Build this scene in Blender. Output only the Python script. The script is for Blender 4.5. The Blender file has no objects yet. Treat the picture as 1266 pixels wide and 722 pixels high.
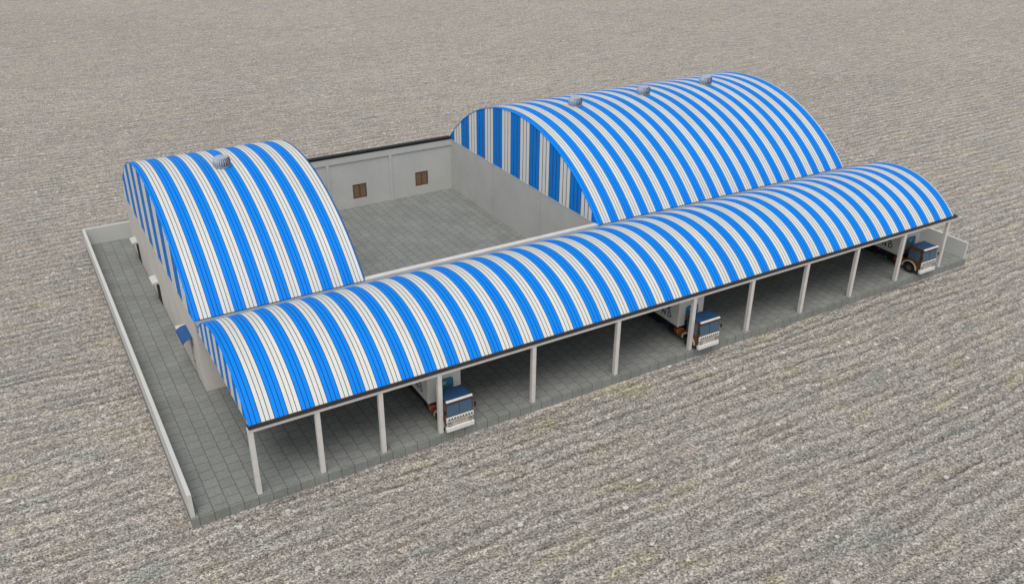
import bpy, bmesh, math, random
from mathutils import Vector, Matrix
R = math.radians
random.seed(7)
S = bpy.context.scene
COL = S.collection

# ------------------------------------------------------------------ camera
cam_d = bpy.data.cameras.new('camera')
cam = bpy.data.objects.new('camera', cam_d); COL.objects.link(cam)
cam_d.sensor_width = 36.0
cam_d.lens = 36.0 * 1090.16 / 1266.0
cam_d.clip_start = 0.5
cam_d.clip_end = 4000
M3 = Matrix.Rotation(R(-30.755), 3, 'Z') @ Matrix.Rotation(R(62.628), 3, 'X') @ Matrix.Rotation(R(0.4727), 3, 'Z')
cam.matrix_world = Matrix.Translation((-9.0725, -47.6234, 38.669)) @ M3.to_4x4()
S.camera = cam

# ------------------------------------------------------------------ sky + soft sun (bright overcast)
SUN_EL, SUN_AZ = 65.0, 212.0            # degrees; azimuth clockwise from +Y
w = bpy.data.worlds.new('World'); S.world = w; w.use_nodes = True
nt = w.node_tree; nt.nodes.clear()
wo = nt.nodes.new('ShaderNodeOutputWorld'); bg = nt.nodes.new('ShaderNodeBackground')
sky = nt.nodes.new('ShaderNodeTexSky'); sky.sky_type = 'NISHITA'; sky.sun_disc = False
sky.sun_elevation = R(SUN_EL); sky.sun_rotation = R(SUN_AZ)
sky.air_density = 1.0; sky.dust_density = 1.0; sky.ozone_density = 1.0
hs = nt.nodes.new('ShaderNodeHueSaturation'); hs.inputs['Saturation'].default_value = 0.22
nt.links.new(sky.outputs[0], hs.inputs['Color']); nt.links.new(hs.outputs[0], bg.inputs[0])
bg.inputs[1].default_value = 0.12
nt.links.new(bg.outputs[0], wo.inputs[0])
sl = bpy.data.lights.new('sun', 'SUN'); sl.energy = 1.75; sl.angle = R(40); sl.color = (1.0, 0.965, 0.915)
so = bpy.data.objects.new('sun', sl); COL.objects.link(so)
dirv = Vector((math.sin(R(SUN_AZ)) * math.cos(R(SUN_EL)), math.cos(R(SUN_AZ)) * math.cos(R(SUN_EL)), math.sin(R(SUN_EL))))
so.rotation_euler = dirv.to_track_quat('Z', 'Y').to_euler()
so.location = (0, -60, 90)
S.view_settings.view_transform = 'Standard'; S.view_settings.look = 'None'
S.view_settings.gamma = 1.0; S.view_settings.use_curve_mapping = False
S.view_settings.exposure = 0.14
S.render.engine = 'CYCLES'
S.render.resolution_x = 1024; S.render.resolution_y = 583

# ------------------------------------------------------------------ helpers
def lin(r, g, b):
    f = lambda c: (c / 255 / 12.92) if c / 255 <= 0.04045 else ((c / 255 + 0.055) / 1.055) ** 2.4
    return (f(r), f(g), f(b), 1)

class NB:
    """small node builder"""
    def __init__(s, name):
        s.m = bpy.data.materials.new(name); s.m.use_nodes = True
        s.t = s.m.node_tree; s.b = s.t.nodes['Principled BSDF']
    def n(s, typ, **kw):
        nd = s.t.nodes.new(typ)
        for k, v in kw.items():
            if k.startswith('i_'):
                key = k[2:]; key = int(key) if key.isdigit() else key
                s.put(nd.inputs[key], v)
            else: setattr(nd, k, v)
        return nd
    def put(s, inp, v):
        if hasattr(v, 'is_linked') or isinstance(v, bpy.types.NodeSocket): s.t.links.new(v, inp)
        else: inp.default_value = v
    def math(s, op, a, b=0.0, c=0.0):
        nd = s.t.nodes.new('ShaderNodeMath'); nd.operation = op
        s.put(nd.inputs[0], a); s.put(nd.inputs[1], b); s.put(nd.inputs[2], c); return nd.outputs[0]
    def pos(s): return s.n('ShaderNodeNewGeometry').outputs['Position']
    def obj(s): return s.n('ShaderNodeTexCoord').outputs['Object']
    def mapping(s, vec, scale=(1, 1, 1), loc=(0, 0, 0), rot=(0, 0, 0)):
        nd = s.n('ShaderNodeMapping'); s.put(nd.inputs[0], vec)
        nd.inputs['Scale'].default_value = scale; nd.inputs['Location'].default_value = loc; nd.inputs['Rotation'].default_value = rot
        return nd.outputs[0]
    def noise(s, vec, scale, detail=4, rough=0.55):
        nd = s.n('ShaderNodeTexNoise'); s.put(nd.inputs['Vector'], vec)
        nd.inputs['Scale'].default_value = scale; nd.inputs['Detail'].default_value = detail; nd.inputs['Roughness'].default_value = rough
        return nd.outputs[0]
    def ramp(s, fac, stops):
        nd = s.n('ShaderNodeValToRGB'); s.put(nd.inputs[0], fac); e = nd.color_ramp.elements
        while len(e) < len(stops): e.new(0.5)
        for el, (p, c) in zip(e, stops): el.position = p; el.color = c if len(c) == 4 else (*c, 1)
        return nd.outputs[0]
    def mix(s, fac, a, b, blend='MIX'):
        nd = s.n('ShaderNodeMix', data_type='RGBA', blend_type=blend)
        s.put(nd.inputs[0], fac); s.put(nd.inputs[6], a); s.put(nd.inputs[7], b); return nd.outputs[2]
    def bump(s, h, strength=0.5, dist=0.05):
        nd = s.n('ShaderNodeBump'); s.put(nd.inputs['Height'], h)
        nd.inputs['Strength'].default_value = strength; nd.inputs['Distance'].default_value = dist
        s.t.links.new(nd.outputs[0], s.b.inputs['Normal'])
    def out(s, col, rough=0.7, metal=0.0, spec=0.4):
        s.put(s.b.inputs['Base Color'], col); s.put(s.b.inputs['Roughness'], rough)
        s.b.inputs['Metallic'].default_value = metal; s.b.inputs['Specular IOR Level'].default_value = spec
        return s.m

def g(v): return (v, v, v, 1)

def paint(name, col, rough=0.6, metal=0.0, var=0.12, scale=1.2, spec=0.35, streak=None):
    """painted surface with blotchy wear and small speckle"""
    b = NB(name); p = b.obj()
    if streak: p = b.mapping(p, scale=streak)
    a = b.noise(p, scale, 6, 0.6)
    f = b.ramp(a, [(0.3, g(1 - var)), (0.7, g(1 + var * 0.4))])
    sp = b.ramp(b.noise(b.obj(), scale * 14, 3, 0.6), [(0.35, g(1 - var * 0.5)), (0.65, g(1.0))])
    c = b.mix(1.0, col, f, 'MULTIPLY'); c = b.mix(1.0, c, sp, 'MULTIPLY')
    return b.out(c, rough, metal, spec)

MAT = {}
MAT['roof_blue'] = paint('roof_blue', (0.001, 0.245, 0.90, 1), 0.6, var=0.10, scale=0.5, spec=0.12, streak=(2.0, 0.25, 0.25))
MAT['roof_white'] = paint('roof_white', (0.71, 0.715, 0.68, 1), 0.55, var=0.10, scale=0.5, spec=0.25, streak=(2.0, 0.25, 0.25))
MAT['gable_blue'] = paint('gable_blue', (0.001, 0.245, 0.84, 1), 0.6, var=0.10, scale=0.6, spec=0.12, streak=(1, 2, 0.25))
MAT['gable_white'] = paint('gable_white', (0.86, 0.86, 0.83, 1), 0.6, var=0.06, scale=0.6, spec=0.25, streak=(1, 2, 0.25))
MAT['seam'] = paint('seam', (0.012, 0.015, 0.02, 1), 0.8)
MAT['plaster'] = paint('plaster', (0.66, 0.62, 0.57, 1), 0.85, var=0.10, scale=0.35, spec=0.2)
MAT['plaster_shade'] = paint('plaster_shade', (0.56, 0.56, 0.53, 1), 0.85, var=0.08, scale=0.35, spec=0.2)  # plaster toned darker and cooler: the courtyard's soft shade is in its colour
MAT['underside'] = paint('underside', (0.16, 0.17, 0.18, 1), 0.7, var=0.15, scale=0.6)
MAT['plaster_pale'] = paint('plaster_pale', (0.60, 0.60, 0.575, 1), 0.85, var=0.04, scale=0.6, spec=0.2)
MAT['column'] = paint('column', (0.70, 0.665, 0.63, 1), 0.8, var=0.12, scale=0.9, spec=0.2)
MAT['gutter_dark'] = paint('gutter_dark', (0.045, 0.040, 0.038, 1), 0.6, var=0.2)
MAT['gutter_black'] = paint('gutter_black', (0.012, 0.013, 0.013, 1), 0.6, var=0.2)
MAT['gutter_grey'] = paint('gutter_grey', (0.27, 0.32, 0.37, 1), 0.5, metal=0.0, var=0.15)
MAT['steel'] = paint('steel', (0.42, 0.47, 0.53, 1), 0.5, metal=0.0, var=0.15)
MAT['steel_dark'] = paint('steel_dark', (0.08, 0.10, 0.13, 1), 0.6, var=0.1)
MAT['wood'] = paint('wood', (0.20, 0.075, 0.032, 1), 0.6, var=0.35, scale=3)
MAT['wood_dark'] = paint('wood_dark', (0.030, 0.018, 0.011, 1), 0.7, var=0.3, scale=3)
MAT['awning'] = paint('awning', (0.022, 0.095, 0.27, 1), 0.75, var=0.2, scale=2)

# slatted shutter (vertical grey brown boards)
b = NB('shutter'); p = b.obj()
x = b.n('ShaderNodeSeparateXYZ'); b.put(x.inputs[0], p)
fr = b.math('FRACT', b.math('MULTIPLY', x.outputs[0], 8.0))
c = b.ramp(fr, [(0.0, (0.05, 0.03, 0.02)), (0.18, (0.23, 0.17, 0.11)), (0.8, (0.27, 0.20, 0.13)), (1.0, (0.06, 0.03, 0.02))])
c = b.mix(1.0, c, b.ramp(b.noise(b.mapping(p, (6, 6, 1)), 3), [(0.3, g(0.6)), (0.7, g(1.1))]), 'MULTIPLY')
MAT['shutter'] = b.out(c, 0.8)

# paving: square grey slabs, running joints parallel to Y, staggered cross joints
b = NB('paving'); p = b.pos()
sp = b.n('ShaderNodeSeparateXYZ'); b.put(sp.inputs[0], p)
cb = b.n('ShaderNodeCombineXYZ'); b.put(cb.inputs[0], b.math('ADD', sp.outputs[1], 40.8)); b.put(cb.inputs[1], b.math('ADD', sp.outputs[0], 40.25))
wv = b.n('ShaderNodeVectorMath', operation='MULTIPLY_ADD')
b.put(wv.inputs[0], b.n('ShaderNodeTexNoise', i_Vector=p, i_Scale=0.5).outputs[1]); wv.inputs[1].default_value = (0.06, 0.06, 0); b.put(wv.inputs[2], cb.outputs[0])
def brick(mort, smooth):
    br = b.n('ShaderNodeTexBrick', offset=0.5, squash=1.0); b.put(br.inputs['Vector'], wv.outputs[0])
    br.inputs['Scale'].default_value = 1.0; br.inputs['Mortar Size'].default_value = mort; br.inputs['Mortar Smooth'].default_value = smooth
    br.inputs['Brick Width'].default_value = 0.955; br.inputs['Row Height'].default_value = 0.955; br.inputs['Bias'].default_value = 0.0
    br.inputs['Color1'].default_value = (0.234, 0.244, 0.229, 1); br.inputs['Color2'].default_value = (0.264, 0.274, 0.257, 1)
    br.inputs['Mortar'].default_value = (0.095, 0.099, 0.093, 1)
    return br
br = brick(0.024, 0.3)
c = br.outputs[0]
c = b.mix(1.0, c, b.ramp(b.noise(p, 0.35, 5), [(0.3, g(0.88)), (0.7, g(1.08))]), 'MULTIPLY')
c = b.mix(1.0, c, b.ramp(b.noise(p, 5.0, 5, 0.7), [(0.3, g(0.78)), (0.7, g(1.12))]), 'MULTIPLY')
b.bump(b.math('ADD', b.math('MULTIPLY', br.outputs[1], -1.0), b.math('MULTIPLY', b.noise(p, 9, 4), 0.5)), 0.4, 0.02)
MAT['paving'] = b.out(c, 0.85, spec=0.25)

# gravel raked into low rows that run parallel to the front of the building
b = NB('gravel'); p = b.pos()
sp = b.n('ShaderNodeSeparateXYZ'); b.put(sp.inputs[0], p)
warp = b.noise(b.mapping(p, (0.045, 0.10, 1)), 1.0, 3, 0.55)
warp2 = b.noise(b.mapping(p, (0.22, 0.55, 1)), 1.0, 3, 0.6)
yy = b.math('ADD', sp.outputs[1], b.math('ADD', b.math('MULTIPLY', warp, 4.0), b.math('MULTIPLY', warp2, 1.5)))
row = b.math('SINE', b.math('MULTIPLY', yy, 2 * math.pi / 1.15))
rowamp = b.ramp(b.noise(b.mapping(p, (0.10, 0.22, 1)), 1.0, 3), [(0.30, g(0.45)), (0.58, g(1.0))])
rowh = b.math('MULTIPLY', row, rowamp)
streak = b.noise(b.mapping(p, (0.30, 1.7, 1)), 1.0, 6, 0.68)
lump = b.noise(b.mapping(p, (2.3, 4.2, 1)), 1.0, 5, 0.70)
stone = b.n('ShaderNodeTexVoronoi', i_Vector=p, i_Scale=9.0)
stone2 = b.n('ShaderNodeTexVoronoi', i_Vector=p, i_Scale=19.0)
sv = b.n('ShaderNodeSeparateColor'); b.put(sv.inputs[0], stone.outputs['Color'])
sv2 = b.n('ShaderNodeSeparateColor'); b.put(sv2.inputs[0], stone2.outputs['Color'])
v = b.math('ADD', b.math('MULTIPLY', sv.outputs[0], 0.55), b.math('MULTIPLY', sv2.outputs[1], 0.45))
c = b.ramp(v, [(0.08, (0.085, 0.079, 0.071)), (0.32, (0.285, 0.266, 0.241)), (0.60, (0.445, 0.418, 0.384)), (0.92, (0.80, 0.77, 0.72))])
hue = b.noise(b.mapping(p, (0.22, 0.5, 1)), 1.0, 5, 0.65)
c = b.mix(1.0, c, b.ramp(hue, [(0.30, (0.84, 0.91, 0.88)), (0.44, (1.0, 0.985, 0.945)), (0.55, (1.045, 0.995, 0.965)), (0.70, (1.05, 1.02, 0.80))]), 'MULTIPLY')
c = b.mix(1.0, c, b.ramp(streak, [(0.30, g(0.72)), (0.47, g(0.98)), (0.70, g(1.18))]), 'MULTIPLY')
c = b.mix(1.0, c, b.ramp(lump, [(0.32, g(0.72)), (0.5, g(1.02)), (0.68, g(1.24))]), 'MULTIPLY')
row_shade = b.ramp(rowh, [(0.0, g(0.86)), (0.35, g(0.99)), (1.0, g(1.05))])      # ripple shade painted into the colour, darker in the troughs
c = b.mix(1.0, c, row_shade, 'MULTIPLY')
big = b.noise(b.mapping(p, (0.02, 0.03, 1)), 1.0, 4, 0.6)
c = b.mix(1.0, c, b.ramp(big, [(0.3, g(1.15)), (0.7, g(1.28))]), 'MULTIPLY')
peb = b.n('ShaderNodeTexVoronoi', i_Vector=p, i_Scale=1.6)
pc = b.n('ShaderNodeSeparateColor'); b.put(pc.inputs[0], peb.outputs['Color'])
pm = b.math('MULTIPLY', b.math('LESS_THAN', peb.outputs['Distance'], 0.30), b.math('GREATER_THAN', pc.outputs[0], 0.975))
c = b.mix(pm, c, (0.86, 0.84, 0.78, 1))
hgt = b.math('ADD', b.math("MULTIPLY", rowh, 0.13), b.math('ADD', b.math('MULTIPLY', streak, 0.55), b.math('ADD', b.math('MULTIPLY', lump, 0.25), b.math('MULTIPLY', stone.outputs['Distance'], -0.06))))
b.bump(hgt, 1.0, 1.0)
MAT['gravel'] = b.out(c, 0.95, spec=0.15)

# truck materials
MAT['cab_brown'] = paint('cab_brown', (0.125, 0.050, 0.015, 1), 0.45, var=0.3, scale=2, spec=0.5)
MAT['cab_red'] = paint('cab_red', (0.10, 0.030, 0.016, 1), 0.5, var=0.3, scale=2, spec=0.4)
MAT['cab_roof'] = paint('cab_roof', (0.018, 0.065, 0.155, 1), 0.5, var=0.2, scale=2, spec=0.4)
MAT['white'] = paint('white', (0.80, 0.79, 0.76, 1), 0.5, var=0.12, scale=3)
MAT['box_grey'] = paint('box_grey', (0.66, 0.66, 0.62, 1), 0.6, var=0.10, scale=1)
MAT['black'] = paint('black', (0.012, 0.012, 0.013, 1), 0.6, var=0.2)
MAT['letter'] = paint('letter', (0.015, 0.015, 0.018, 1), 0.6, var=0.1)
MAT['rubber'] = paint('rubber', (0.016, 0.016, 0.017, 1), 0.85, var=0.2, scale=4)
MAT['rim'] = paint('rim', (0.09, 0.085, 0.08, 1), 0.5, var=0.2)
MAT['tank_red'] = paint('tank_red', (0.30, 0.05, 0.016, 1), 0.5, var=0.25, scale=3)
MAT['tool_blue'] = paint('tool_blue', (0.018, 0.035, 0.10, 1), 0.5, var=0.25, scale=2)
MAT['mural_teal'] = paint('mural_teal', (0.035, 0.20, 0.33, 1), 0.6, var=0.3, scale=3)
MAT['mural_orange'] = paint('mural_orange', (0.34, 0.11, 0.03, 1), 0.6, var=0.5, scale=3)
MAT['mural_violet'] = paint('mural_violet', (0.045, 0.045, 0.16, 1), 0.6, var=0.5, scale=3)
MAT['mural_star'] = paint('mural_star', (0.30, 0.46, 0.55, 1), 0.6, var=0.2, scale=4)
MAT['fender_trim'] = paint('fender_trim', (0.56, 0.50, 0.40, 1), 0.5, var=0.2, scale=3)
MAT['plate_pink'] = paint('plate_pink', (0.55, 0.44, 0.37, 1), 0.6, var=0.25, scale=6)
b = NB('ornament'); p = b.obj()
vo = b.n('ShaderNodeTexVoronoi', i_Vector=b.mapping(p, (1, 1, 1.3)), i_Scale=11.0)
c = b.ramp(vo.outputs['Distance'], [(0.15, (0.10, 0.065, 0.045)), (0.35, (0.42, 0.33, 0.27)), (0.6, (0.62, 0.55, 0.48))])
MAT['ornament'] = b.out(c, 0.6)
b = NB('glass')
MAT['glass'] = b.out((0.055, 0.115, 0.18, 1), 0.12, 0.0, 0.6)
b = NB('lens')
MAT['lens'] = b.out((0.5, 0.5, 0.48, 1), 0.15, 0.2, 0.6)

class MB:
    """collects shapes and links them as ONE mesh object"""
    def __init__(s): s.bm = bmesh.new(); s.mats = []
    def mi(s, m):
        if m not in s.mats: s.mats.append(m)
        return s.mats.index(m)
    def face(s, pts, m):
        f = s.bm.faces.new([s.bm.verts.new(p) for p in pts]); f.material_index = s.mi(m); return f
    def box(s, x0, x1, y0, y1, z0, z1, m, bev=0.0):
        bm = bmesh.new()
        mat = Matrix.Translation(((x0 + x1) / 2, (y0 + y1) / 2, (z0 + z1) / 2)) @ Matrix.Diagonal((abs(x1 - x0), abs(y1 - y0), abs(z1 - z0), 1))
        bmesh.ops.create_cube(bm, size=1.0, matrix=mat)
        if bev > 0: bmesh.ops.bevel(bm, geom=bm.edges[:], offset=bev, segments=2, affect='EDGES', profile=0.5)
        s.merge(bm, m)
    def merge(s, bm, m, mat=None, smooth=False):
        i = s.mi(m); vm = {}
        for v in bm.verts: vm[v] = s.bm.verts.new(mat @ v.co if mat else v.co)
        for f in bm.faces:
            nf = s.bm.faces.new([vm[v] for v in f.verts]); nf.material_index = i; nf.smooth = smooth
        bm.free()
    def cyl(s, a, b_, r0, r1, m, seg=20, smooth=True, caps=True):
        a, b_ = Vector(a), Vector(b_); d = b_ - a
        bm = bmesh.new()
        mat = Matrix.Translation((a + b_) / 2) @ d.to_track_quat('Z', 'Y').to_matrix().to_4x4()
        bmesh.ops.create_cone(bm, cap_ends=caps, segments=seg, radius1=r0, radius2=r1, depth=d.length, matrix=mat)
        s.merge(bm, m, smooth=False)
    def prism(s, poly, axis, lo, hi, m, bev=0.0):
        """poly: 2-D outline; axis 0: (y,z), 1: (x,z), 2: (x,y)"""
        def p3(q, t):
            return {0: (t, q[0], q[1]), 1: (q[0], t, q[1]), 2: (q[0], q[1], t)}[axis]
        bm = bmesh.new()
        A = [bm.verts.new(p3(q, lo)) for q in poly]; B = [bm.verts.new(p3(q, hi)) for q in poly]
        bm.faces.new(A); bm.faces.new(B[::-1]); n = len(poly)
        for i in range(n): bm.faces.new([A[i], B[i], B[(i + 1) % n], A[(i + 1) % n]])
        bmesh.ops.recalc_face_normals(bm, faces=bm.faces[:])
        if bev > 0: bmesh.ops.bevel(bm, geom=bm.edges[:], offset=bev, segments=2, affect='EDGES', profile=0.5)
        s.merge(bm, m)
    def build(s, name, parent=None, label=None, loc=(0, 0, 0)):
        me = bpy.data.meshes.new(name)
        bmesh.ops.recalc_face_normals(s.bm, faces=s.bm.faces[:])
        s.bm.to_mesh(me); s.bm.free()
        for m in s.mats: me.materials.append(MAT[m])
        o = bpy.data.objects.new(name, me); COL.objects.link(o)
        o.location = loc
        if parent: o.parent = parent
        if label: o['label'] = label
        return o

def tag(o, label=None, cat=None, group=None, kind=None):
    for k, v in (('label', label), ('category', cat), ('group', group), ('kind', kind)):
        if v: o[k] = v
    return o
def thing(name, label, cat, loc=(0, 0, 0), group=None):
    o = bpy.data.objects.new(name, None); COL.objects.link(o); o.location = loc
    o.empty_display_size = 0.5
    return tag(o, label, cat, group)
def dup(root, loc, label):
    r = root.copy(); COL.objects.link(r); r.location = loc; r['label'] = label
    for ch in list(root.children):
        c = ch.copy(); COL.objects.link(c); c.parent = r
        for gch in list(ch.children):
            d = gch.copy(); COL.objects.link(d); d.parent = c
    return r

def wall_grid(mb, axis, fixed0, fixed1, u0, u1, z0, z1, holes, m):
    """wall with rectangular openings. axis 'x': wall runs along X; 'y': along Y. holes: (u0,u1,z0,z1)"""
    us = sorted({u0, u1, *[h[0] for h in holes], *[h[1] for h in holes]})
    for a, c in zip(us[:-1], us[1:]):
        hs_ = [h for h in holes if h[0] <= a + 1e-6 and h[1] >= c - 1e-6]
        segs = []; z = z0
        for h in sorted(hs_, key=lambda h: h[2]):
            if h[2] > z + 1e-6: segs.append((z, h[2]))
            z = h[3]
        if z < z1 - 1e-6: segs.append((z, z1))
        for (za, zb) in segs:
            if axis == 'x': mb.box(a, c, fixed0, fixed1, za, zb, m)
            else: mb.box(fixed0, fixed1, a, c, za, zb, m)
    bmesh.ops.remove_doubles(mb.bm, verts=mb.bm.verts[:], dist=1e-4)
    # drop the faces shared by neighbouring pieces
    bmesh.ops.delete(mb.bm, geom=[f for f in dup_faces(mb.bm)], context='FACES')
def dup_faces(bm):
    seen = {}; bad = []
    for f in bm.faces:
        k = tuple(sorted(v.index if v.index >= 0 else id(v) for v in f.verts))
        k = frozenset(f.verts)
        if k in seen: bad += [f, seen[k]]
        else: seen[k] = f
    return set(bad)

# ------------------------------------------------------------------ key dimensions (metres)
XL, XR = -4.19, 73.6            # inner edges of the boundary wall
YBW = 47.9                      # boundary wall at the back
YF = 13.9                       # front wall of the sheds
YB = 44.5                       # back wall of the sheds
X1, X2, X3, X4 = -0.13, 13.5, 36.85, 70.1
HS = 6.3                        # shed eaves
APEX = 13.15
HG = -0.70                      # gravel level

class Arc:
    def __init__(s, y0, y1, z0, apex):
        s.y0, s.y1 = y0, y1; h = apex - z0; c = (y1 - y0) / 2
        s.r = (c * c + h * h) / (2 * h); s.yc = (y0 + y1) / 2; s.zc = apex - s.r
        s.a = math.asin(c / s.r)
    def pt(s, t, off=0.0):          # t 0..1 from front to back
        a = -s.a + 2 * s.a * t
        return (s.yc + (s.r + off) * math.sin(a), s.zc + (s.r + off) * math.cos(a))
    def z(s, y): return s.zc + math.sqrt(max(s.r ** 2 - (y - s.yc) ** 2, 0))
    def slope(s, t): return -s.a + 2 * s.a * t

def arched_roof(name, parent, arc, xa, xb, first_white, period, n_panel=3, seg=40, groove=0.045):
    """curved profiled sheet; narrow coloured panels with dark lapped seams, alternating blue and white bands"""
    mb = MB(); half = period / 2; pw = half / n_panel
    bands = []                                      # (x0, x1, material)
    k0 = math.floor((xa - first_white) / pw) ; x = first_white + k0 * pw; k = k0
    while x < xb - 1e-4:
        a, c = max(x, xa), min(x + pw, xb)
        if c - a > 0.02:
            colour = 'roof_white' if (k // n_panel) % 2 == 0 else 'roof_blue'
            gr = groove if c - a > groove * 2 else 0
            bands.append((a, c - gr, colour, 0.0))
            if gr: bands.append((c - gr, c, 'seam', -0.02))
        k += 1; x = first_white + k * pw
    def ring(x, off): return [mb.bm.verts.new((x, *arc.pt(i / seg, off))) for i in range(seg + 1)]
    for (a, c, m, off) in bands:
        A, B = ring(a, off), ring(c, off); mi = mb.mi(m)
        for i in range(seg):
            f = mb.bm.faces.new([A[i], B[i], B[i + 1], A[i + 1]]); f.material_index = mi; f.smooth = True
        if off < 0:                                  # groove sides
            for xx in (a, c):
                U, L = ring(xx, 0.0), ring(xx, off)
                for i in range(seg):
                    f = mb.bm.faces.new([U[i], L[i], L[i + 1], U[i + 1]]); f.material_index = mi
    # underside + rims
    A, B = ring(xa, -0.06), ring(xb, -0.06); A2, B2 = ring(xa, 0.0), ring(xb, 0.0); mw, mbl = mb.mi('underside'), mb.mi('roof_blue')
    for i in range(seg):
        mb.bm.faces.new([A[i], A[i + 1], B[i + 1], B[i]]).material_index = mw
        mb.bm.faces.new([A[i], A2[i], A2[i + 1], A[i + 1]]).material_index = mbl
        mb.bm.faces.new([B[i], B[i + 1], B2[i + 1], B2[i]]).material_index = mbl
    for e in (0, seg):
        mb.bm.faces.new([A[e], B[e], B2[e], A2[e]]).material_index = mb.mi('gutter_grey')
    me_o = mb_build_keep(mb, name, parent)
    return me_o
def mb_build_keep(mb, name, parent):
    me = bpy.data.meshes.new(name); mb.bm.to_mesh(me); mb.bm.free()
    for m in mb.mats: me.materials.append(MAT[m])
    o = bpy.data.objects.new(name, me); COL.objects.link(o); o.parent = parent
    return o

def gable_panel(parent, arc, x, out, y0, y1, z0, first_white, period, n_panel=3, drop=0.08):
    """striped sheet closing the arch end; out = -1 / +1 outward X"""
    mb = MB(); pw = period / 2 / n_panel
    k = math.floor((y0 - first_white) / pw); yy = first_white + k * pw
    t = 0.06 * out
    while yy < y1 - 1e-4:
        a, c = max(yy, y0), min(yy + pw, y1)
        if c - a > 0.03:
            m = 'gable_white' if (k // n_panel) % 2 == 0 else 'gable_blue'
            gr = min(0.11 if pw > 0.5 else 0.045, (c - a) / 3)
            for (p, q, mm, off) in ((a, c - gr, m, t), (c - gr, c, 'seam', t * 0.6)):
                n = 4
                ys = [p + (q - p) * i / n for i in range(n + 1)]
                top = [(x + off, y, max(arc.z(y) - drop, z0 + 0.003)) for y in ys]
                mb.face([(x + off, p, z0), (x + off, q, z0)] + top[::-1], mm)
        k += 1; yy = first_white + k * pw
    # backing sheet
    n = 40; ys = [y0 + (y1 - y0) * i / n for i in range(n + 1)]
    top = [(x, y, max(arc.z(y) - drop, z0 + 0.003)) for y in ys]
    mb.face([(x, y0, z0), (x, y1, z0)] + top[::-1], 'gable_white')
    mb.box(min(x + t * 0.9, x - 0.03 * out), max(x + t * 0.9, x - 0.03 * out), y0 + 0.06, y1 - 0.06, z0 - 0.05, z0 - 0.002, 'gable_white')
    return mb.build('gable_panel', parent)

def ventilator(parent, x, y, arc):
    z = arc.z(y) - 0.03
    nk = MB(); nk.cyl((0, 0, -0.25), (0, 0, 0.045), 0.80, 0.72, 'steel', 28)
    o = nk.build('ventilator', parent, loc=(x, y, z)); o.scale = (0.84, 0.84, 0.80)
    h = MB(); N = 24
    def rad(f): return 0.66 + 0.24 * math.sin(math.pi * (0.18 + 0.60 * f)) - 0.34 * max(0, f - 0.55) ** 1.3
    for i in range(N):
        a0 = 2 * math.pi * i / N; prev = None
        for j in range(9):
            f = j / 8; r = rad(f); zz = 0.12 + 0.95 * f; aa = a0 + 0.10 * math.sin(math.pi * f)
            p = (r * math.cos(aa), r * math.sin(aa), zz); q = ((r - 0.07) * math.cos(aa + 0.19), (r - 0.07) * math.sin(aa + 0.19), zz)
            if prev: h.face([prev[0], prev[1], q, p], 'steel')
            prev = (p, q)
    h.cyl((0, 0, 0.12), (0, 0, 1.06), 0.62, 0.55, 'steel_dark', 20)
    h.cyl((0, 0, 0.05), (0, 0, 0.12), 0.82, 0.84, 'steel', 28)
    h.cyl((0, 0, 1.06), (0, 0, 1.12), 0.70, 0.64, 'steel', 28)
    h.cyl((0, 0, 1.12), (0, 0, 1.22), 0.62, 0.12, 'steel', 28)
    h.build('turbine_head', o)
    return o

# ------------------------------------------------------------------ ground and paving
mb = MB(); mb.face([(-900, -700, HG), (1500, -700, HG), (1500, 1800, HG), (-900, 1800, HG)], 'gravel')
tag(mb.build('ground'), kind='structure')
mb = MB(); mb.box(XL - 0.29, XR + 0.29, -0.36, YBW + 0.29, HG - 0.3, 0.0, 'paving', 0.015)
tag(mb.build('pavement'), kind='structure')

# boundary wall: one low U-shaped plastered wall on the paving's rim
mb = MB(); T = 0.25; HW = 1.76; y0 = -0.2; T = 0.27
a0, a1, c0, c1 = XL - T, XL, XR, XR + T
mb.prism([(a0, y0), (a1, y0), (a1, YBW), (c0, YBW), (c0, y0), (c1, y0), (c1, YBW + 0.27), (a0, YBW + 0.27)], 2, 0.0, HW, 'plaster_pale')
tag(mb.build('boundary_wall'), 'low pale plastered boundary wall running round the paved yard on three sides', 'wall')

# ------------------------------------------------------------------ sheds
arcS = Arc(YF - 0.08, YB + 0.05, HS, APEX)

# --- smaller shed on the left
sh = thing('shed', 'short barrel roofed shed at the left with one roof ventilator, doors and blue awning', 'shed', (0, 0, 0))
mb = MB()
doors = [(30.1, 31.9, 0.0, 2.08), (40.4, 42.0, 0.0, 2.08), (16.35, 17.6, 0.0, 3.0)]
wall_grid(mb, 'y', X1, X1 + 0.25, YF, YB, 0.0, HS - 0.05, doors, 'plaster')
mb.build('wall', sh)
mb = MB(); mb.box(X1 + 0.25, X2 - 0.25, YF, YF + 0.25, 0, HS - 0.3, 'plaster'); mb.build('wall', sh)
mb = MB(); mb.box(X1 + 0.25, X2 - 0.25, YB - 0.25, YB, 0, HS - 0.1, 'plaster'); mb.build('wall', sh)
mb = MB(); mb.box(X2 - 0.25, X2, YF + 0.42, YB - 0.3, 0, HS - 0.05, 'plaster'); mb.build('wall', sh)
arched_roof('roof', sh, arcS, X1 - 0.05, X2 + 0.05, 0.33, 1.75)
gable_panel(sh, arcS, X1 + 0.02, -1, YF, YB, HS - 0.045, 45.9 - 3.8 * 9, 3.8)
gable_panel(sh, arcS, X2 - 0.02, 1, YF, YB, HS - 0.045, 45.9 - 3.8 * 9, 3.8)
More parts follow.
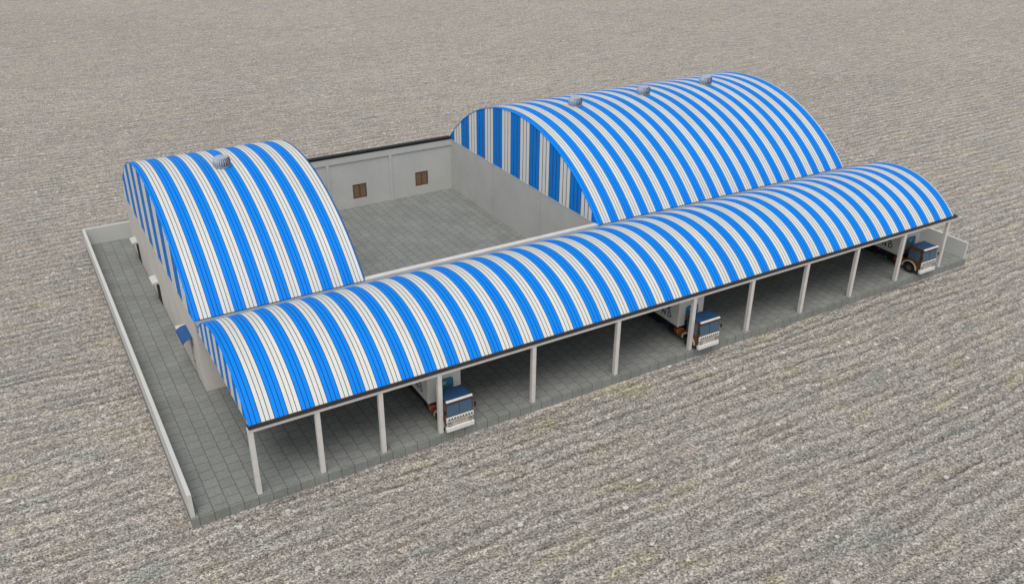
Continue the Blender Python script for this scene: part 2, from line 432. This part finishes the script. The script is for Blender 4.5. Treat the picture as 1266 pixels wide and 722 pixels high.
for (a, c, z0, z1) in doors[:2]:
    mb = MB(); mb.box(X1 - 0.02, X1 + 0.06, a + 0.06, c - 0.06, 0.01, z1 - 0.06, 'wood_dark')
    d = mb.build('door', sh)
    fr = MB(); fr.box(X1 - 0.04, X1 + 0.2, a + 0.003, a + 0.06, 0.004, z1 - 0.003, 'wood_dark'); fr.box(X1 - 0.04, X1 + 0.2, c - 0.06, c - 0.003, 0.004, z1 - 0.003, 'wood_dark')
    fr.box(X1 - 0.04, X1 + 0.2, a + 0.06, c - 0.06, z1 - 0.058, z1 - 0.003, 'wood_dark'); fr.build('frame', d)
    s = MB(); s.prism([(X1 - 0.003, z1 + 0.02), (X1 - 0.003, z1 + 0.24), (X1 - 0.55, z1 + 0.16), (X1 - 0.55, z1 - 0.02)], 1, a + 0.35, c + 0.2, 'plaster_pale', 0.01)
    s.build('sunshade', sh)
a, c, z0, z1 = doors[2]
mb = MB(); mb.box(X1 + 0.06, X1 + 0.12, a + 0.05, c - 0.42, 0.01, 2.4, 'plaster_pale'); mb.box(X1 + 0.12, X1 + 0.2, a + 0.003, c - 0.003, 0.004, z1 - 0.003, 'wood_dark')
d = mb.build('door', sh, 'white door leaf under the blue awning')
mb = MB(); mb.box(X1 + 0.02, X1 + 0.06, c - 0.52, c - 0.47, 0.95, 1.15, 'steel_dark'); mb.build('handle', d)
# curved blue awning
mb = MB(); n = 10; W = 0.82; prof = []
for i in range(n + 1):
    t = i / n * math.pi / 2
    prof.append((X1 - 0.004 - W * math.sin(t), 3.22 + 0.52 * math.cos(t)))
inner = [(x + 0.02, z - 0.05) for x, z in prof]
mb.prism(prof + inner[::-1], 1, 16.0, 18.45, 'awning')
mb.box(X1 - 0.004 - W, X1 - 0.004 - W + 0.04, 16.0, 18.45, 3.12, 3.168, 'white')
mb.build('awning', sh)
s = MB(); s.box(X1 - 0.75, X1 - 0.003, 18.46, 18.95, 3.42, 3.56, 'plaster_pale', 0.01); s.build('sunshade', sh)
ventilator(sh, 6.45, 27.6, arcS)

# --- long warehouse on the right
wh = thing('warehouse', 'long barrel roofed warehouse at the right with three roof ventilators', 'warehouse', (0, 0, 0))
mb = MB()
mb.box(X3 + 0.05, X3 + 0.3, YF + 0.42, YB - 0.3, 0, HS - 0.05, 'plaster_shade')
for (a, c) in ((YF + 0.42, 23.93), (23.98, 33.98), (34.03, YB - 0.3)): mb.box(X3, X3 + 0.047, a, c, 0.002, HS - 0.052, 'plaster_shade')
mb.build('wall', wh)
mb = MB(); mb.box(X3 + 0.05, X4 - 0.25, YF, YF + 0.25, 0, HS - 0.3, 'plaster'); mb.build('wall', wh)
mb = MB(); mb.box(X3 + 0.05, X4 - 0.25, YB - 0.25, YB, 0, HS - 0.1, 'plaster'); mb.build('wall', wh)
mb = MB(); mb.box(X4 - 0.25, X4, YF, YB, 0, HS - 0.05, 'plaster'); mb.build('wall', wh)
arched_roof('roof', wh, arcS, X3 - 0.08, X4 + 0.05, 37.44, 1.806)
gable_panel(wh, arcS, X3 + 0.02, -1, YF, YB, HS - 0.045, 41.39 - 3.78 * 9, 3.78)
gable_panel(wh, arcS, X4 - 0.02, 1, YF, YB, HS - 0.045, 43.28 - 3.78 * 9, 3.78)
for x, y in ((44.0, 28.7), (53.25, 28.8), (62.4, 28.9)): ventilator(wh, x, y, arcS)

# --- wall closing the courtyard at the back, with two shuttered windows
yb = 44.2
cw = thing('courtyard_wall', 'plastered back wall of the open courtyard with painted-in shade, two brown windows and black coping', 'wall', (0, 0, 0))
wins = [(24.05, 25.75, 1.0, 2.72), (31.98, 33.65, 1.12, 2.84)]
mb = MB(); wall_grid(mb, 'x', yb, yb + 0.25, X2 + 0.004, X3 - 0.004, 0.0, 6.3, wins, 'plaster_shade'); mb.build('wall', cw)
mb = MB(); mb.box(X2 + 0.006, X3 - 0.006, yb - 0.12, yb - 0.003, 5.55, 6.3, 'plaster_shade'); mb.build('lintel_band', cw)
for px in (21.2, 28.86):
    mb = MB(); mb.box(px - 0.17, px + 0.17, yb - 0.12, yb - 0.003, 0.0, 5.545, 'plaster_shade'); mb.build('pilaster', cw)
mb = MB(); mb.box(X2 + 0.1, X3 - 0.1, yb - 0.16, yb + 0.45, 6.304, 6.56, 'gutter_black'); mb.build('coping', cw)
for (a, c, z0, z1) in wins:
    f = MB(); fw = 0.13
    f.box(a + 0.003, a + fw, yb + 0.03, yb + 0.16, z0 + 0.003, z1 - 0.003, 'wood'); f.box(c - fw, c - 0.003, yb + 0.03, yb + 0.16, z0 + 0.003, z1 - 0.003, 'wood')
    f.box(a + fw, c - fw, yb + 0.03, yb + 0.16, z0 + 0.003, z0 + 0.16, 'wood'); f.box(a + fw, c - fw, yb + 0.03, yb + 0.16, z1 - 0.10, z1 - 0.003, 'wood')
    m_ = (a + c) / 2
    f.box(m_ - 0.08, m_ + 0.08, yb + 0.03, yb + 0.16, z0 + 0.16, z1 - 0.10, 'wood')
    fo = f.build('window', cw)
    for (p, q) in ((a + fw, m_ - 0.08), (m_ + 0.08, c - fw)):
        s = MB(); s.box(p + 0.002, q - 0.002, yb + 0.08, yb + 0.12, z0 + 0.162, z1 - 0.102, 'shutter'); s.build('shutter', fo)

# --- front wall of the courtyard (its pale top shows behind the canopy)
mb = MB(); mb.box(X2 + 0.006, X3 - 0.006, YF - 0.09, YF + 0.42, 0.0, 6.36, 'column')
tag(mb.build('parapet_wall'), 'cream topped front wall of the courtyard just behind the long canopy', 'wall')

# ------------------------------------------------------------------ long canopy with columns
cols_x = [0, 4.389, 8.857, 13.324, 21.173, 28.995, 36.803, 43.319, 49.959, 56.524, 63.075, 69.655]
cy = thing('canopy', 'long blue and white striped barrel canopy on cream columns sheltering the trucks', 'canopy', (0, 0, 0))
arcC = Arc(-0.14, 13.5, 5.5, 8.62)
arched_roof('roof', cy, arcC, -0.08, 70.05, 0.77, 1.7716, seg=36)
gable_panel(cy, arcC, 0.0, -1, -0.12, 13.4, 5.5, 12.51 - 1.8 * 8 - 0.45, 1.8)
gable_panel(cy, arcC, 69.95, 1, -0.12, 13.4, 5.5, 12.51 - 1.8 * 8 - 0.45, 1.8)
for x in cols_x:
    mb = MB(); mb.box(x - 0.165, x + 0.165, -0.165, 0.165, 0.0, 4.965, 'column', 0.012); mb.build('column', cy)
mb = MB(); mb.box(-0.17, 69.83, -0.19, 0.16, 4.97, 5.24, 'column', 0.01); mb.build('beam', cy)
mb = MB(); mb.box(-0.12, 70.55, -0.27, 0.14, 5.244, 5.49, 'gutter_dark', 0.012); mb.build('gutter', cy)
mb = MB(); mb.box(-0.10, 70.05, 13.05, YF - 0.10, 6.0, 6.25, 'gutter_grey', 0.012); mb.build('gutter', cy)

# ------------------------------------------------------------------ trucks
def text_mesh(ch, size):
    cu = bpy.data.curves.new('t', 'FONT'); cu.body = ch; cu.size = size; cu.extrude = 0.006; cu.align_x = 'CENTER'; cu.offset = 0.016
    o = bpy.data.objects.new('t', cu); COL.objects.link(o)
    dg = bpy.context.evaluated_depsgraph_get()
    me = bpy.data.meshes.new_from_object(o.evaluated_get(dg))
    bpy.data.objects.remove(o); bpy.data.curves.remove(cu)
    return me

def make_truck(loc, label):
    t = thing('truck', label, 'truck', loc, 'trucks parked under the canopy')
    # cab: side outline (y, z) with a wheel arch cut out
    arch = [(1.28 + 0.70 * math.cos(a), 0.52 + 0.70 * math.sin(a)) for a in [math.pi - math.pi * i / 14 for i in range(15)]]
    arch = [(y, max(z, 0.5)) for y, z in arch]
    poly = [(0.02, 0.55)] + arch + [(2.12, 0.5), (2.12, 1.18), (1.66, 1.30), (1.66, 2.92), (0.16, 2.92), (0.02, 1.66)]
    mb = MB(); mb.prism(poly, 0, -1.06, 1.06, 'cab_brown'); cab = mb.build('cab', t)
    # pale trim round each wheel arch
    for s_ in (-1, 1):
        mb = MB(); o1 = [(1.28 + 0.71 * math.cos(a), 0.53 + 0.71 * math.sin(a)) for a in [math.pi * i / 14 for i in range(15)]]
        o2 = [(1.28 + 0.86 * math.cos(a), 0.53 + 0.84 * math.sin(a)) for a in [math.pi * i / 14 for i in range(15)]]
        x0, x1 = sorted((s_ * 1.062, s_ * 1.10)); mb.prism(o1 + o2[::-1], 0, x0, x1, 'fender_trim'); mb.build('fender_trim', cab)
        mb = MB(); x0, x1 = sorted((s_ * 1.062, s_ * 1.08))
        for (p, q) in ((0.36, 0.86), (0.93, 1.18), (1.25, 1.56)): mb.box(x0, x1, p, q, 1.62, 2.62, 'glass')
        mb.build('side_window', cab)
        mb = MB(); mb.cyl((s_ * 1.06, 0.12, 2.3), (s_ * 1.22, -0.05, 2.3), 0.015, 0.015, 'black', 8); mb.box(s_ * 1.22 - 0.07, s_ * 1.22 + 0.07, -0.08, -0.03, 2.0, 2.36, 'black', 0.01)
        mb.build('mirror', cab)
    # windscreen: two panes on the raked front
    for (p, q) in ((-1.0, -0.03), (0.03, 1.0)):
        mb = MB()
        f = lambda z: 0.02 + (z - 1.66) / (2.92 - 1.66) * 0.14
        mb.prism([(f(1.70) - 0.004, 1.70), (f(2.70) - 0.004, 2.70), (f(2.70) - 0.028, 2.70), (f(1.70) - 0.028, 1.70)], 0, p, q, 'glass')
        mb.build('windscreen', cab)
    mb = MB(); mb.prism([(0.12, 2.73), (0.14, 2.90), (0.07, 2.90), (0.055, 2.73)], 0, -1.058, 1.058, 'cab_red'); mb.build('header_panel', cab)
    mb = MB(); mb.box(-1.02, 1.02, 0.14, 1.62, 2.925, 3.03, 'cab_roof', 0.02)
    for x in (-0.68, -0.34, 0, 0.34, 0.68): mb.box(x - 0.02, x + 0.02, 0.2, 1.56, 3.032, 3.05, 'cab_roof')
    mb.build('cab_roof', cab)
    mb = MB(); mb.box(-1.05, 1.05, -0.02, 0.135, 2.945, 3.07, 'white', 0.01); mb.build('visor', cab)
    # white band with slanted dark bars
    mb = MB(); mb.box(-1.10, 1.10, -0.06, 0.015, 1.19, 1.62, 'white', 0.01)
    n = 9
    for i in range(n):
        xa = -1.02 + 2.04 * i / n
        for (p, q) in (((xa, 1.27), (xa + 0.13, 1.55)), ((xa + 0.13, 1.55), (xa + 0.16, 1.27))):
            mb.prism([(p[0], p[1]), (p[0] + 0.055, p[1]), (q[0] + 0.055, q[1]), (q[0], q[1])], 1, -0.068, -0.0605, 'black')
    mb.build('grille', cab)
    mb = MB(); mb.box(-1.07, 1.07, -0.04, 0.015, 1.125, 1.185, 'cab_red'); mb.box(-1.07, 1.07, -0.03, 0.015, 0.80, 1.12, 'ornament', 0.006); mb.box(-0.28, 0.28, -0.045, -0.031, 0.84, 1.08, 'plate_pink'); mb.build('lower_panel', cab)
    for s_ in (-1, 1):
        mb = MB(); mb.cyl((s_ * 0.82, -0.031, 0.96), (s_ * 0.82, -0.07, 0.96), 0.14, 0.13, 'black', 18); mb.cyl((s_ * 0.82, -0.07, 0.96), (s_ * 0.82, -0.085, 0.96), 0.10, 0.08, 'lens', 18); mb.build('headlight', cab)
    mb = MB(); mb.box(-1.12, 1.12, -0.14, 0.14, 0.36, 0.76, 'white', 0.03); mb.build('bumper', t)
    # chassis
    mb = MB()
    for x in (-0.45, 0.45): mb.box(x - 0.06, x + 0.06, 0.3, 10.3, 0.92, 1.14, 'black')
    for y in (2.6, 5.0, 7.6, 10.0): mb.box(-0.38, 0.38, y, y + 0.1, 0.94, 1.12, 'black')
    for x in (-1.15, 1.15): mb.box(x - 0.04, x + 0.04, 2.5, 10.4, 1.30, 1.46, 'cab_red')
    for y in (2.7, 4.2, 5.8, 7.4, 9.0, 10.2): mb.box(-1.1, 1.1, y, y + 0.1, 1.145, 1.295, 'black')
    for y in (1.28, 8.2): mb.cyl((-1.0, y, 0.5), (1.0, y, 0.5), 0.09, 0.09, 'black', 12)
    mb.build('chassis', t)
    def wheel(x, y, s_):
        mb = MB(); mb.cyl((x - 0.15 * 1, y, 0.5), (x + 0.15, y, 0.5), 0.5, 0.5, 'rubber', 30)
        mb.cyl((x + s_ * 0.15, y, 0.5), (x + s_ * 0.17, y, 0.5), 0.44, 0.40, 'rubber', 30)
        o = mb.build('wheel', t)
        mb = MB(); mb.cyl((x + s_ * 0.171, y, 0.5), (x + s_ * 0.185, y, 0.5), 0.28, 0.27, 'rim', 24); mb.cyl((x + s_ * 0.185, y, 0.5), (x + s_ * 0.23, y, 0.5), 0.10, 0.08, 'rim', 14); mb.build('rim', o)
    for s_ in (-1, 1):
        wheel(s_ * 0.90, 1.28, s_); wheel(s_ * 0.95, 8.2, s_); wheel(s_ * 0.60, 8.2, s_)
    # painted tank behind the cab, tool box, side guards
    mb = MB(); mb.cyl((-0.80, 2.22, 0.84), (-0.80, 3.05, 0.84), 0.36, 0.36, 'tank_red', 26)
    for (a, c_) in ((2.3, 2.9), (2.9, 2.3)):
        prev = None
        for i in range(13):
            f = i / 12; th = R(80 + 200 * f); yy = a + (c_ - a) * f
            p = Vector((-0.80 + 0.364 * math.cos(th), yy, 0.84 + 0.364 * math.sin(th)))
            if prev: mb.cyl(prev, p, 0.011, 0.011, 'fender_trim', 6)
            prev = p
    mb.build('fuel_tank', t)
    mb = MB(); mb.box(-1.12, -0.55, 4.0, 5.0, 0.62, 1.13, 'tool_blue', 0.02); mb.box(-1.135, -1.121, 4.1, 4.9, 0.70, 1.05, 'black'); mb.build('tool_box', t)
    mb = MB(); mb.box(0.55, 1.12, 2.4, 3.6, 0.55, 1.13, 'tool_blue', 0.02); mb.build('tool_box', t)
    for x0, x1 in ((-1.06, -1.0), (1.0, 1.06)):
        mb = MB(); mb.box(x0, x1, 3.05, 3.95, 0.42, 1.28, 'black', 0.01); mb.box(x0, x1, 5.05, 7.3, 0.42, 1.28, 'black', 0.01); mb.build('side_guard', t)
    # cargo box
    mb = MB(); mb.box(-1.33, 1.33, 2.45, 10.5, 1.47, 4.15, 'box_grey', 0.02)
    for x in (-1.33, 1.33): mb.box(x - 0.02, x + 0.02, 2.445, 2.53, 1.46, 4.16, 'white')
    box = mb.build('cargo_box', t)
    def corner(cx, cz, a0, r=0.28): return [(cx + r * math.cos(R(a0 + 15 * k)), cz + r * math.sin(R(a0 + 15 * k))) for k in range(7)]
    mb = MB(); mb.prism([(-0.62, 1.50), (0.74, 1.50)] + corner(0.46, 3.12, 0) + corner(-0.34, 3.12, 90), 1, 2.425, 2.447, 'mural_teal')
    mb.box(-0.61, 0.73, 2.414, 2.4245, 1.51, 2.05, 'mural_violet')
    mb.prism([(-0.60, 2.07), (0.72, 2.07), (0.72, 2.35), (0.45, 2.50), (0.15, 2.36), (-0.15, 2.56), (-0.4, 2.40), (-0.60, 2.46)], 1, 2.414, 2.4245, 'mural_orange')
    star = []
    for i in range(10):
        r = 0.27 if i % 2 == 0 else 0.11; a = math.pi / 2 + math.pi * i / 5; star.append((0.0 + r * math.cos(a), 2.95 + r * math.sin(a)))
    mb.prism(star, 1, 2.412, 2.4245, 'mural_star')
    mb.build('mural', box)
    mb = MB(); mt = Matrix(((0, 0, -1, -1.337), (-1, 0, 0, 0), (0, 1, 0, 0), (0, 0, 0, 1)))
    for ch, yy, zz in (('N', 4.36, 1.93), ('D', 3.64, 1.93), ('X', 3.78, 2.52)):
        me = text_mesh(ch, 0.70); bm = bmesh.new(); bm.from_mesh(me)
        mb.merge(bm, 'letter', mt @ Matrix.Translation((-yy, zz, 0)))
    mb.build('lettering', box)
    t.scale = (1.0, 1.0, 0.945)
    return t

tr = make_truck((14.60, -0.62, 0.0), 'truck nearest the camera, its cab right beside the fourth column from the left end')
dup(tr, (38.08, -0.85, 0.0), 'middle truck of the three, its cab jutting out halfway along the canopy')
dup(tr, (66.9, -0.68, 0.0), 'truck at the far right end of the canopy, its brown cab side in view')
